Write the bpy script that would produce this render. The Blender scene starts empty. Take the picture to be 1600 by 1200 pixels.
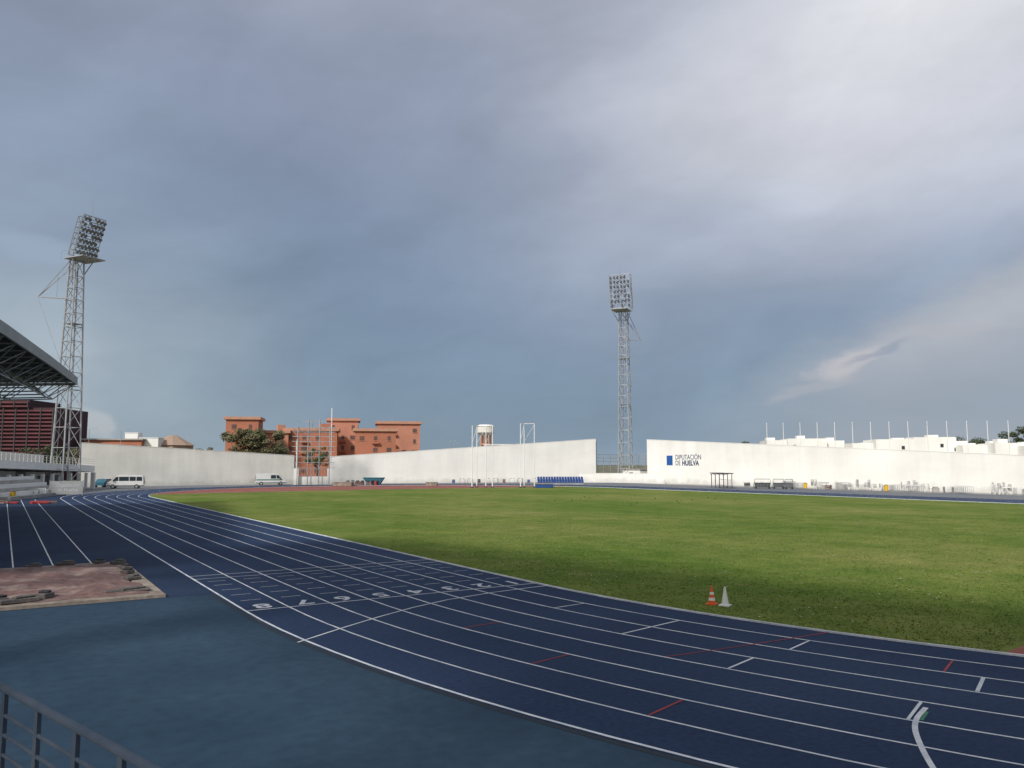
import bpy, math, random
import numpy as np
import bmesh, mathutils
from mathutils import Vector, Matrix
random.seed(7); rng=np.random.default_rng(7)
sc=bpy.context.scene
sc.view_settings.view_transform='Standard'; sc.view_settings.look='None'; sc.view_settings.exposure=0
R=math.radians

# ---------------------------------------------------------------- materials
def mat(name,col,rough=0.8,col2=None,scale=1.0,detail=4,bump=0.0,bscale=None,metal=0.0,stretch=None,contrast=(0.35,0.65),fine=0.0,fscale=20,spec=0.3):
    m=bpy.data.materials.new(name); m.use_nodes=True
    nt=m.node_tree; b=nt.nodes['Principled BSDF']
    b.inputs['Roughness'].default_value=rough; b.inputs['Metallic'].default_value=metal
    b.inputs['Specular IOR Level'].default_value=spec
    b.inputs['Base Color'].default_value=(*col,1)
    tc=nt.nodes.new('ShaderNodeTexCoord'); src=tc.outputs['Object']
    if stretch:
        mp=nt.nodes.new('ShaderNodeMapping'); mp.inputs['Scale'].default_value=stretch
        nt.links.new(src,mp.inputs['Vector']); src=mp.outputs['Vector']
    if col2 is None: col2=tuple(c*0.85 for c in col)
    n=nt.nodes.new('ShaderNodeTexNoise'); n.inputs['Scale'].default_value=scale; n.inputs['Detail'].default_value=detail
    nt.links.new(src,n.inputs['Vector'])
    r=nt.nodes.new('ShaderNodeValToRGB'); r.color_ramp.elements[0].position=contrast[0]; r.color_ramp.elements[1].position=contrast[1]
    r.color_ramp.elements[0].color=(*col,1); r.color_ramp.elements[1].color=(*col2,1)
    nt.links.new(n.outputs['Fac'],r.inputs['Fac']); out=r.outputs['Color']
    if fine>0:
        n2=nt.nodes.new('ShaderNodeTexNoise'); n2.inputs['Scale'].default_value=fscale; n2.inputs['Detail'].default_value=5
        nt.links.new(tc.outputs['Object'],n2.inputs['Vector'])
        mr=nt.nodes.new('ShaderNodeMapRange'); mr.inputs['From Min'].default_value=0.3; mr.inputs['From Max'].default_value=0.7
        mr.inputs['To Min'].default_value=1-fine; mr.inputs['To Max'].default_value=1+fine
        nt.links.new(n2.outputs['Fac'],mr.inputs['Value'])
        mx=nt.nodes.new('ShaderNodeVectorMath'); mx.operation='SCALE'
        nt.links.new(out,mx.inputs[0]); nt.links.new(mr.outputs['Result'],mx.inputs['Scale']); out=mx.outputs['Vector']
    nt.links.new(out,b.inputs['Base Color'])
    if bump>0:
        n3=nt.nodes.new('ShaderNodeTexNoise'); n3.inputs['Scale'].default_value=bscale or scale*8; n3.inputs['Detail'].default_value=3
        nt.links.new(tc.outputs['Object'],n3.inputs['Vector'])
        bp=nt.nodes.new('ShaderNodeBump'); bp.inputs['Strength'].default_value=bump; bp.inputs['Distance'].default_value=0.05
        nt.links.new(n3.outputs['Fac'],bp.inputs['Height']); nt.links.new(bp.outputs['Normal'],b.inputs['Normal'])
    return m

M={}
M['earth']=mat('earth',(0.16,0.15,0.09),0.95,(0.10,0.11,0.05),0.02)
M['yard']=mat('yard_asphalt',(0.12,0.14,0.17),0.9,(0.17,0.175,0.18),0.08,fine=0.12,fscale=2)
M['navy']=mat('track_navy',(0.0185,0.035,0.082),0.8,(0.028,0.050,0.106),0.16,9,fine=0.18,fscale=9,bump=0.12,bscale=60,spec=0.10)
M['navy2']=mat('apron_navy',(0.0155,0.028,0.064),0.8,(0.024,0.043,0.086),0.2,9,fine=0.14,fscale=7,spec=0.10)
M['teal']=mat('apron_teal',(0.0200,0.046,0.080),0.75,(0.031,0.063,0.100),0.28,10,fine=0.14,fscale=3.5,bump=0.08,bscale=40,spec=0.15)
M['channel_shade']=mat('channel_shade_dark',(0.02,0.03,0.045),0.8)  # dark tone painted in for the shade along the apron's channel edge
M['line']=mat('line_paint',(0.76,0.78,0.80),0.7,(0.50,0.54,0.60),1.5,fine=0.10,fscale=14,spec=0.2)
M['wornline']=mat('worn_paint',(0.64,0.66,0.70),0.8,(0.36,0.40,0.46),5,fine=0.2,fscale=24,spec=0.2)
M['redline']=mat('red_paint',(0.34,0.04,0.04),0.7,(0.22,0.03,0.035),2)
M['greenline']=mat('green_paint',(0.05,0.25,0.13),0.7)
M['dzone']=mat('dzone_red',(0.27,0.085,0.065),0.85,(0.20,0.07,0.055),0.3,6,fine=0.12,fscale=3)
M['white']=mat('white_paint',(0.78,0.78,0.76),0.6,(0.72,0.72,0.70),0.7)
M['galv']=mat('galvanised_steel',(0.40,0.41,0.42),0.5,(0.30,0.31,0.32),1.5,metal=0.2)
M['lampgrey']=mat('lamp_housing',(0.10,0.105,0.11),0.5,(0.07,0.075,0.08),1.5)
M['lampface']=mat('lamp_glass',(0.22,0.225,0.23),0.3,(0.16,0.165,0.17),1.5)
M['dark']=mat('dark_steel',(0.05,0.055,0.065),0.6)
M['bluesteel']=mat('blue_grey_steel',(0.026,0.040,0.065),0.5,(0.040,0.056,0.08),4)
M['glass']=mat('dark_glass',(0.03,0.04,0.05),0.15,spec=0.6)
M['window']=mat('brown_window',(0.16,0.09,0.075),0.4,(0.10,0.07,0.065),0.5)  # muted brown panes, varied by noise
M['brick']=mat('terracotta_render',(0.44,0.170,0.105),0.85,(0.37,0.145,0.09),0.25,6,fine=0.07,fscale=3)
M['brickl']=mat('terracotta_light',(0.52,0.235,0.16),0.85,(0.45,0.20,0.135),0.3)
M['cornice']=mat('cornice_pink',(0.50,0.27,0.19),0.8)
M['maroon']=mat('maroon_louvre',(0.145,0.042,0.052),0.6,(0.10,0.032,0.040),0.4)
M['maroond']=mat('maroon_shade',(0.055,0.024,0.032),0.7)
M['concrete']=mat('concrete',(0.38,0.37,0.35),0.9,(0.28,0.27,0.26),0.6,fine=0.1,fscale=4)
M['beige']=mat('beige_frame',(0.32,0.275,0.225),0.9,(0.20,0.165,0.14),1.4,7,fine=0.25,fscale=6)
M['tarp']=mat('tarp_brown',(0.165,0.100,0.093),0.8,(0.30,0.23,0.205),0.8,9,fine=0.25,fscale=5,bump=0.6,bscale=5,contrast=(0.47,0.66))
M['black']=mat('black_rubber',(0.03,0.03,0.032),0.7)
M['slab']=mat('weathered_slab',(0.085,0.08,0.08),0.9,(0.15,0.14,0.13),2.0,fine=0.2,fscale=9)
M['orange']=mat('orange_plastic',(0.75,0.13,0.03),0.5)
M['yellow']=mat('yellow_plastic',(0.75,0.45,0.03),0.5)
M['blue']=mat('blue_plastic',(0.025,0.075,0.25),0.5)
M['bluemark']=mat('blue_mark',(0.02,0.10,0.33),0.6)
M['textdark']=mat('text_dark_blue',(0.04,0.07,0.14),0.6)
M['greytext']=mat('text_grey',(0.55,0.56,0.57),0.6)
M['banner']=mat('banner_grey',(0.30,0.31,0.32),0.7)
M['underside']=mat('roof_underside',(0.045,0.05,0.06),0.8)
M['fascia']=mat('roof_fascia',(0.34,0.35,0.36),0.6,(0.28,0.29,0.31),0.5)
M['tealpl']=mat('teal_container',(0.03,0.12,0.17),0.6)
M['vanwhite']=mat('van_white',(0.72,0.72,0.71),0.3,(0.66,0.66,0.65),1.0,spec=0.5)
M['vangreen']=mat('van_green',(0.03,0.16,0.12),0.3)
M['tan']=mat('tan_roof',(0.36,0.26,0.20),0.9)
M['bark']=mat('bark',(0.12,0.09,0.06),0.9,(0.07,0.05,0.035),3)
M['leaf']=mat('leaf_green',(0.065,0.10,0.03),0.8,(0.11,0.135,0.05),0.9)
M['leaf2']=mat('leaf_olive',(0.19,0.165,0.095),0.8,(0.125,0.12,0.06),0.8)
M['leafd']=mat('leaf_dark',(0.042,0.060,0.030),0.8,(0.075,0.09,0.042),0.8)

def wallmat(name,base,amt=1.0):
    m=bpy.data.materials.new(name); m.use_nodes=True; nt=m.node_tree; b=nt.nodes['Principled BSDF']
    b.inputs['Roughness'].default_value=0.9; b.inputs['Specular IOR Level'].default_value=0.1
    L=nt.links.new
    tc=nt.nodes.new('ShaderNodeTexCoord')
    def noise(sc3,scale,det):
        mp=nt.nodes.new('ShaderNodeMapping'); mp.inputs['Scale'].default_value=sc3; L(tc.outputs['Object'],mp.inputs['Vector'])
        n=nt.nodes.new('ShaderNodeTexNoise'); n.inputs['Scale'].default_value=scale; n.inputs['Detail'].default_value=det; n.inputs['Roughness'].default_value=.65; L(mp.outputs['Vector'],n.inputs['Vector']); return n.outputs['Fac']
    def mr(v,a,b2,c,d):
        n=nt.nodes.new('ShaderNodeMapRange'); n.inputs['From Min'].default_value=a;n.inputs['From Max'].default_value=b2;n.inputs['To Min'].default_value=c;n.inputs['To Max'].default_value=d; L(v,n.inputs['Value']); return n.outputs['Result']
    def mul(a,b2):
        n=nt.nodes.new('ShaderNodeMath'); n.operation='MULTIPLY'; L(a,n.inputs[0]); L(b2,n.inputs[1]); return n.outputs[0]
    s1=mr(noise((1,1,0.15),0.35,8),0.4,0.75,1.0,1-.12*amt)
    s2=mr(noise((1,1,2.5),0.07,5),0.35,0.65,1.0,1-.10*amt)
    sep=nt.nodes.new('ShaderNodeSeparateXYZ'); L(tc.outputs['Object'],sep.inputs[0])
    zz=nt.nodes.new('ShaderNodeMath'); zz.operation='ADD'; L(sep.outputs['Z'],zz.inputs[0]); L(mr(noise((1,1,1),.5,5),.3,.7,-.6,.6),zz.inputs[1])
    s3=mr(zz.outputs[0],0.2,1.1,0.80,1.0)
    f=mul(mul(s1,s2),s3)
    v=nt.nodes.new('ShaderNodeVectorMath'); v.operation='SCALE'; v.inputs[0].default_value=base; L(f,v.inputs['Scale'])
    L(v.outputs['Vector'],b.inputs['Base Color']); return m
M['wall']=wallmat('white_render_stained',(0.86,0.85,0.81))
M['wallold']=wallmat('aged_render_stained',(0.76,0.745,0.69),1.5)

def grassmat():
    m=bpy.data.materials.new('grass_turf'); m.use_nodes=True; nt=m.node_tree; b=nt.nodes['Principled BSDF']
    b.inputs['Roughness'].default_value=0.95; b.inputs['Specular IOR Level'].default_value=0.05
    L=nt.links.new; tc=nt.nodes.new('ShaderNodeTexCoord')
    def noise(scale,det,st=None,rough=0.55):
        n=nt.nodes.new('ShaderNodeTexNoise'); n.inputs['Scale'].default_value=scale; n.inputs['Detail'].default_value=det; n.inputs['Roughness'].default_value=rough
        src=tc.outputs['Object']
        if st:
            mp=nt.nodes.new('ShaderNodeMapping'); mp.inputs['Scale'].default_value=st; mp.inputs['Rotation'].default_value=(0,0,R(20)); L(src,mp.inputs['Vector']); src=mp.outputs['Vector']
        L(src,n.inputs['Vector']); return n.outputs['Fac']
    def ramp(v,p0,c0,p1,c1,mid=None):
        r=nt.nodes.new('ShaderNodeValToRGB'); e=r.color_ramp.elements; e[0].position=p0;e[0].color=(*c0,1);e[1].position=p1;e[1].color=(*c1,1)
        if mid: x=e.new(mid[0]); x.color=(*mid[1],1)
        L(v,r.inputs['Fac']); return r.outputs['Color']
    def mix(f,a,b2,mode='MIX'):
        n=nt.nodes.new('ShaderNodeMix'); n.data_type='RGBA'; n.blend_type=mode
        if isinstance(f,float): n.inputs[0].default_value=f
        else: L(f,n.inputs[0])
        L(a,n.inputs[6])
        if isinstance(b2,tuple): n.inputs[7].default_value=(*b2,1)
        else: L(b2,n.inputs[7])
        return n.outputs[2]
    base=ramp(noise(0.07,8,(1,0.6,1),0.65),0.36,(0.092,0.150,0.026),0.66,(0.195,0.210,0.065),(0.5,(0.132,0.178,0.040)))
    patch=ramp(noise(0.45,8,None,0.75),0.38,(0.76,0.83,0.76),0.66,(1.25,1.15,1.22))
    c=mix(1.0,base,patch,'MULTIPLY')
    fine=ramp(noise(5,8,None,0.8),0.35,(0.64,0.68,0.62),0.66,(1.34,1.30,1.30))
    c=mix(0.85,c,fine,'MULTIPLY')
    dry=ramp(noise(0.8,9,None,0.78),0.54,(0,0,0),0.74,(1,1,1))
    sep=nt.nodes.new('ShaderNodeMath'); sep.operation='MULTIPLY'; L(dry,sep.inputs[0]); sep.inputs[1].default_value=0.6
    c=mix(sep.outputs[0],c,(0.26,0.23,0.11))
    L(c,b.inputs['Base Color'])
    bp=nt.nodes.new('ShaderNodeBump'); bp.inputs['Strength'].default_value=0.5; bp.inputs['Distance'].default_value=0.05
    L(noise(14,4),bp.inputs['Height']); L(bp.outputs['Normal'],b.inputs['Normal'])
    return m
M['grass']=grassmat()

# ---------------------------------------------------------------- mesh builder
class MB:
    def __init__(s,*mats): s.v=[];s.f=[];s.mi=[];s.mats=[M[k] for k in mats];s.keys=list(mats);s.flat=False
    def k(s,key):
        if isinstance(key,int): return key
        if key not in s.keys: s.keys.append(key); s.mats.append(M[key])
        return s.keys.index(key)
    def add(s,vs,fs,key=0):
        o=len(s.v); s.v+= [tuple(p) for p in vs]; i=s.k(key)
        for f in fs: s.f.append([o+a for a in f]); s.mi.append(i)
    def box(s,cx,cy,cz,sx,sy,sz,rz=0,key=0):
        c,sn=math.cos(rz),math.sin(rz); vs=[]
        for dz in(-.5,.5):
            for dx,dy in((-.5,-.5),(.5,-.5),(.5,.5),(-.5,.5)):
                x,y=dx*sx,dy*sy; vs.append((cx+x*c-y*sn,cy+x*sn+y*c,cz+dz*sz))
        s.add(vs,[(3,2,1,0),(4,5,6,7),(0,1,5,4),(1,2,6,5),(2,3,7,6),(3,0,4,7)],key)
    def tube(s,p,q,r,n=5,key=0,r2=None,cap=False):
        p=Vector(p);q=Vector(q);d=(q-p)
        if d.length<1e-6:return
        d.normalize(); a=d.orthogonal().normalized(); b=d.cross(a); r2=r if r2 is None else r2
        vs=[]
        for c,rr in((p,r),(q,r2)):
            for i in range(n):
                t=2*math.pi*i/n; vs.append(c+a*math.cos(t)*rr+b*math.sin(t)*rr)
        fs=[(i,(i+1)%n,n+(i+1)%n,n+i) for i in range(n)]
        if cap: fs+=[tuple(range(n-1,-1,-1)),tuple(range(n,2*n))]
        s.add(vs,fs,key)
    def prism(s,poly,z0,z1,key=0,keytop=None):
        n=len(poly)
        zz0=z0 if isinstance(z0,(list,tuple)) else [z0]*n; zz1=z1 if isinstance(z1,(list,tuple)) else [z1]*n
        vs=[(x,y,z) for (x,y),z in zip(poly,zz0)]+[(x,y,z) for (x,y),z in zip(poly,zz1)]
        s.add(vs,[(i,(i+1)%n,n+(i+1)%n,n+i) for i in range(n)]+[tuple(range(n-1,-1,-1))],key)
        s.add(vs[n:],[tuple(range(n))],keytop if keytop is not None else key)
    def ribbon(s,pts,w,z,key=0):
        P=[Vector((p[0],p[1])) for p in pts]; vs=[]
        for i,p in enumerate(P):
            d=(P[min(i+1,len(P)-1)]-P[max(i-1,0)]).normalized(); nn=Vector((-d.y,d.x))*w/2
            vs+= [(p.x-nn.x,p.y-nn.y,z),(p.x+nn.x,p.y+nn.y,z)]
        s.add(vs,[(2*i,2*i+2,2*i+3,2*i+1) for i in range(len(P)-1)],key)
    def extr(s,prof,y0,y1,key=0):
        n=len(prof); vs=[(x,y0,z) for x,z in prof]+[(x,y1,z) for x,z in prof]
        s.add(vs,[(i,(i+1)%n,n+(i+1)%n,n+i) for i in range(n)]+[tuple(range(n)),tuple(range(2*n-1,n-1,-1))],key)
    def obj(s,name,loc=(0,0,0),rz=0,parent=None,bevel=0):
        me=bpy.data.meshes.new(name); me.from_pydata(s.v,[],s.f)
        for m in s.mats: me.materials.append(m)
        me.polygons.foreach_set('material_index',s.mi)
        me.update()
        if not s.flat:
            bm=bmesh.new(); bm.from_mesh(me); bmesh.ops.recalc_face_normals(bm,faces=bm.faces); bm.to_mesh(me); bm.free()
        o=bpy.data.objects.new(name,me); sc.collection.objects.link(o); o.location=loc; o.rotation_euler=(0,0,rz)
        if parent: o.parent=parent
        if bevel:
            b=o.modifiers.new('bevel','BEVEL'); b.width=bevel; b.segments=2; b.limit_method='ANGLE'
        return o
def sheet(name,polys,key,z):
    m=MB(key); m.flat=True
    for p in polys: m.add([(x,y,z) for x,y in p],[tuple(range(len(p)))],0)
    return m.obj(name)
def empty(name,loc=(0,0,0)):
    e=bpy.data.objects.new(name,None); sc.collection.objects.link(e); e.location=loc; return e
def text(name,body,size,loc,rot,key,parent=None,off=0.0,align='CENTER',sx=1.0,extr=0.0):
    c=bpy.data.curves.new(name,'FONT'); c.body=body; c.size=size; c.align_x=align; c.align_y='CENTER'; c.offset=off; c.extrude=extr
    c.materials.append(M[key]); o=bpy.data.objects.new(name,c); sc.collection.objects.link(o); o.location=loc; o.rotation_euler=rot; o.scale=(sx,1,1)
    if parent: o.parent=parent
    return o
# survey helper: t = tangent of bearing from the sight line, D = distance along it -> site coordinates
TH=R(32.43); CT,ST=math.cos(TH),math.sin(TH)
def site(t,D): return (CT*t*D+ST*D, -ST*t*D+CT*D)
FACE=-TH

# ---------------------------------------------------------------- ground, track, field
CX,Y1,Y2=52.2,23.2,107.6; RI=36.5; LW=1.22
def oval(r,n=48):
    pts=[]
    for i in range(n+1):
        a=math.pi*i/n; pts.append((CX-r*math.cos(a),Y1-r*math.sin(a)))
    for i in range(n+1):
        a=math.pi*i/n; pts.append((CX+r*math.cos(a),Y2+r*math.sin(a)))
    return pts
def ring(name,r0,r1,key,z):
    a=oval(r0);b=oval(r1);n=len(a);m=MB(key);m.flat=True
    m.add([(x,y,z) for x,y in a]+[(x,y,z) for x,y in b],[(i,n+i,n+(i+1)%n,(i+1)%n) for i in range(n)],0)
    return m.obj(name)
sheet('ground',[[(-2500,-2500),(2500,-2500),(2500,2500),(-2500,2500)]],'earth',-0.02)
sheet('stadium_yard_pavement',[[(-12,-35),(117.8,-35),(117.8,131),(115,145),(57,163),(12,163),(-12,140)]],'yard',0.0)
sheet('runway_apron',[[(-4,26.85),(6.6,26.85),(6.6,112),(7.5,124),(4,130),(-4,126)]],'navy2',0.004)
tp=[(5.94-0.22,26.8)]
for i in range(0,33):
    a=R(i*2.6); r=RI+8*LW+0.22; tp.append((CX-r*math.cos(a),Y1-r*math.sin(a)))
tp+= [(tp[-1][0],-30),(-12,-30),(-12,26.8)]
sheet('teal_apron',[tp],'teal',0.008)
ring('running_track',RI,RI+8*LW+0.10,'navy',0.008)
gm=MB('channel_shade'); gm.flat=True
arc=lambda r,a0,a1,n=40:[(CX-r*math.cos(R(a0+(a1-a0)*i/n)),Y1-r*math.sin(R(a0+(a1-a0)*i/n))) for i in range(n+1)]
gm.ribbon([(5.94-0.17,26.8)]+arc(RI+8*LW+0.17,0,80),0.13,0.012); gm.obj('channel_shade_strip')  # flat ribbon painting the shadow band between outer line and apron

sheet('infield_grass',[oval(RI-0.03,64)],'grass',0.012)
m=MB('dzone'); m.flat=True
YN=9.3
pts=[p for p in oval(RI-0.10,90) if p[1]<YN]
x0=CX-math.sqrt((RI-.1)**2-(Y1-YN)**2); x1=2*CX-x0
pts=[(x0,YN)]+pts+[(x1,YN)]+[(x1-(x1-x0)*i/12,YN+2.2*math.sin(math.pi*i/12)) for i in range(1,12)]
m.add([(x,y,0.016) for x,y in pts],[tuple(range(len(pts)))],0)
YF=117.0
pf=[p for p in oval(RI-0.10,90) if p[1]>YF]
x0=CX-math.sqrt((RI-.1)**2-(YF-Y2)**2); x1=2*CX-x0
pf=[(x1,YF)]+pf+[(x0,YF)]+[(x0+(x1-x0)*i/14,YF+3.5*math.sin(math.pi*i/14)) for i in range(1,14)]
m.add([(x,y,0.016) for x,y in pf],[tuple(range(len(pf)))],0)
m.obj('synthetic_field_end')
m=MB('line');m.flat=True
m.ribbon([(x0+0.5+(x1-x0-1)*i/30,YF+0.4+3.5*math.sin(math.pi*i/30)) for i in range(31)],0.12,0.020)
m.ribbon([(CX-29+58*i/30,Y2+12+12*math.sin(math.pi*i/30)) for i in range(31)],0.12,0.020)
m.obj('field_end_marking')

k=MB('line'); a=oval(RI-0.02,64);b=oval(RI+0.04,64);n=len(a)
vs=[(x,y,z) for z in(0.0,0.05) for pts in(a,b) for x,y in pts]
k.add(vs,[(i,(i+1)%n,2*n+(i+1)%n,2*n+i) for i in range(n)]+[(n+i,3*n+i,3*n+(i+1)%n,n+(i+1)%n) for i in range(n)]+[(2*n+i,2*n+(i+1)%n,3*n+(i+1)%n,3*n+i) for i in range(n)],0)
k.obj('track_kerb')
l=MB('line'); l.flat=True
for i in range(1,9):
    c=oval(RI+i*LW,96); c.append(c[0]); l.ribbon(c,0.055 if i<8 else 0.07,0.013)
l.obj('lane_lines')
l=MB('line','redline','greenline','wornline'); l.flat=True
XO=CX-RI-8*LW; XI=CX-RI
Z=0.0165
l.ribbon([(XO,31.3),(XI,31.3)],0.06,Z); l.ribbon([(XO,30.4),(XI,30.4)],0.05,Z)
l.ribbon([(XO,23.2),(XI,23.2)],0.06,Z)
for Y in(25.0,26.2,27.4,28.6,29.6):
    for i in range(8):
        xc=XI-(i+0.5)*LW
        l.ribbon([(xc-0.32,Y),(xc+0.28,Y)],0.045,Z,'wornline')
cs=[(XO,18.55),(7.3,19.5),(8.7,20.4),(10.1,21.2),(11.6,21.85),(13.5,22.3),(XI,22.55)]
l.ribbon(cs,0.055,Z)
def cr(P,n=8):
    out=[]
    P=[Vector(p) for p in P]; Q=[2*P[0]-P[1]]+P+[2*P[-1]-P[-2]]
    for i in range(1,len(Q)-2):
        for j in range(n):
            t=j/n; a,b,c,d=Q[i-1],Q[i],Q[i+1],Q[i+2]
            out.append(.5*((2*b)+(c-a)*t+(2*a-5*b+4*c-d)*t*t+(3*b-a-3*c+d)*t**3))
    out.append(P[-1]); return out
l.ribbon(cr([(13.35,8.0),(12.6,7.72),(11.9,7.3),(10.85,6.45),(9.9,5.5),(9.0,4.3)]),0.085,Z)
def radial(n0,n1,phi,w,key,phi2=None,extra=0.03):
    p=[]
    for i in range(9):
        r=RI+LW*n0+extra+(LW*(n1-n0)-2*extra)*i/8; ph=R(phi+((phi2-phi)*i/8 if phi2 is not None else 0))
        p.append((CX-r*math.cos(ph),Y1-r*math.sin(ph)))
    l.ribbon(p,w,Z,key)
radial(4,5,7.1,0.05,'redline'); radial(5,6,12.1,0.05,'redline'); radial(6,7,16.8,0.05,'redline'); radial(1,2,21.2,0.05,'redline')
radial(0,4,16.7,0.04,'redline',14.3)
radial(1,3,11.4,0.055,'line'); radial(3,4,16.3,0.055,'line'); radial(1,2,16.7,0.05,'line'); radial(2,3,22.2,0.07,'line')
radial(4,5,21.2,0.055,'line'); radial(4.45,4.95,21.45,0.05,'greenline'); radial(1,2,6.2,0.05,'line')
for X in(0.55,1.92,3.30): l.ribbon([(X,37.4),(X,108)],0.055,Z,'line')
l.obj('track_markings')
e=empty('lane_numbers',(0,0,0))
for i in range(8):
    text('number_%d'%(i+1),str(i+1),1.02,(XI-(i+0.5)*LW,23.80,Z+0.001),(0,0,math.pi),'wornline',e,0.02)

# sand pit cover
pit=MB('beige','tarp')
X0,X1,YA,YB=-3.0,4.45,26.95,36.9
for a,b,c,d in((X0,YA,X1,YA+0.55),(X0,YB-0.45,X1,YB),(X1-0.5,YA+0.55,X1,YB-0.45),(X0,YA+0.55,X0+0.45,YB-0.45)):
    pit.box((a+c)/2,(b+d)/2,0.05,abs(c-a),abs(d-b),0.10,0,'beige')
nx,ny=60,72; vs=[]
nz=mathutils.noise.noise
for j in range(ny+1):
    for i in range(nx+1):
        u=i/nx;v=j/ny
        x=X0+0.35+(X1-X0-0.8)*u; y=YA+0.45+(YB-YA-0.85)*v
        h=0.05+0.12*nz(Vector((x*0.5,y*0.5,0)))+0.09*nz(Vector((x*1.4,y*1.1,3)))+0.05*abs(nz(Vector((x*3,y*2,7))))
        ed=min(u,1-u,v,1-v)*8; h=0.108+max(0,h)*min(1,ed)
        if ed<0.5: x+=0.22*nz(Vector((y*1.1,x,1))); y+=0.22*nz(Vector((x*1.1,y,5)))
        vs.append((x,y,h))
pit.add(vs,[(j*(nx+1)+i,j*(nx+1)+i+1,(j+1)*(nx+1)+i+1,(j+1)*(nx+1)+i) for j in range(ny) for i in range(nx)],'tarp')
pit.obj('sand_pit_cover')
for (x,y,sx,sy,sz,rz) in ((4.1,35.9,.55,.3,.12,.1),(3.5,36.6,.4,.25,.1,.5),(4.15,34.0,.3,.6,.12,.2),(4.05,32.6,.35,.35,.12,.6),(4.0,30.9,.5,.35,.10,.3),(3.5,28.0,1.3,.35,.07,.05),(.6,27.5,1.0,.3,.12,.2),(1.25,28.0,.45,.35,.15,.9),(.1,27.9,.4,.4,.13,.3),(2.3,36.7,.7,.2,.10,.0),(1.2,36.6,.6,.2,.08,.1)):
    q=MB('slab'); q.box(0,0,0.12+sz/2,sx,sy,sz,0,'slab'); q.box(sx*.12,0.03,0.12+sz+.03,sx*.55,sy*.8,.06,.25,'black' if sx<.5 else 'slab'); q.obj('weight_block',(x,y,0.0),rz,bevel=0.02)

# grass blades
N=90000
D=15+50*rng.random(N)**1.6; lat=(-0.15+0.85*rng.random(N))*D
gx=CT*lat+ST*D; gy=-ST*lat+CT*D
inside=np.where(gy<Y1,(gx-CX)**2+(gy-Y1)**2<(RI-.12)**2,gx>CX-RI+.12)&(gy>YN+2.2*np.clip(np.sin(np.pi*(gx-18)/68),0,1)+.1)
gx,gy=gx[inside],gy[inside]; n=len(gx)
h=0.015+0.03*rng.random(n); an=rng.random(n)*2*np.pi; w=0.012+0.012*rng.random(n)
V=np.zeros((n,3,3)); V[:,0]=np.stack([gx-w*np.cos(an),gy-w*np.sin(an),np.full(n,.012)],1); V[:,1]=np.stack([gx+w*np.cos(an),gy+w*np.sin(an),np.full(n,.012)],1)
V[:,2]=np.stack([gx+0.04*rng.standard_normal(n),gy+0.04*rng.standard_normal(n),.012+h],1)
me=bpy.data.meshes.new('grass_blades'); me.from_pydata(V.reshape(-1,3).tolist(),[],np.arange(3*n).reshape(-1,3).tolist()); me.materials.append(M['grass'])
o=bpy.data.objects.new('grass_blades',me); sc.collection.objects.link(o)
d=MB('white'); d.flat=True
for c in range(120):
    D_=random.uniform(22,75); la=random.uniform(-.05,.6)*D_; cx=CT*la+ST*D_; cy=-ST*la+CT*D_
    if cx<17 or cy<14: continue
    for j in range(random.choice((1,2,5,9))):
        x=cx+random.gauss(0,.7);y=cy+random.gauss(0,.7); s_=.022
        d.add([(x-s_,y-s_,.06),(x+s_,y-s_,.06),(x+s_,y+s_,.06),(x-s_,y+s_,.06)],[(0,1,2,3)],'white')
d.obj('daisy_flowers')
d=MB('leafd')
for c in range(26):
    x,y=site(random.uniform(.05,.3),random.uniform(78,105)); s_=random.uniform(.06,.12)
    d.box(x,y,s_*.5,s_*1.5,s_,s_,random.random()*3)
d.obj('turf_clods')

# ---------------------------------------------------------------- traffic cones
def cone(name,loc,striped):
    q=MB('orange','white','black'); H=.54
    q.box(0,0,.018,.30,.30,.035,0,'orange' if striped else 'white')
    rr=lambda z:.115*(1-z/H)+.022*(z/H)
    zs=[.035,.12,.20,.29,.36,.44,H]
    cols=['orange','white','orange','white','orange','orange'] if striped else ['white']*6
    for a,b,c in zip(zs[:-1],zs[1:],cols):
        q.tube((0,0,a),(0,0,b),rr(a),20,c,rr(b),cap=(b==H))
    return q.obj(name,loc,.4)
cone('traffic_cone',(17.72,16.98,.012),True); cone('marker_cone',(17.88,16.62,.012),False)

# ---------------------------------------------------------------- railing and grandstand
ra=MB('bluesteel'); p0=Vector((-.31,9.2,2.3)); dr=Vector((.77,-2.6,0)).normalized(); Lr=10.5
for z,r in((2.3,.03),(2.10,.016),(1.95,.016),(1.80,.016),(1.65,.016),(1.50,.016),(1.35,.016)):
    a=Vector((p0.x,p0.y,z)); ra.tube(a,a+dr*Lr,r,10)
s_=0.05
while s_<Lr:
    a=p0+dr*s_; ra.box(a.x,a.y,1.74,.07,.03,1.1,math.atan2(dr.y,dr.x)); s_+=0.72
ra.obj('metal_railing')

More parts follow.
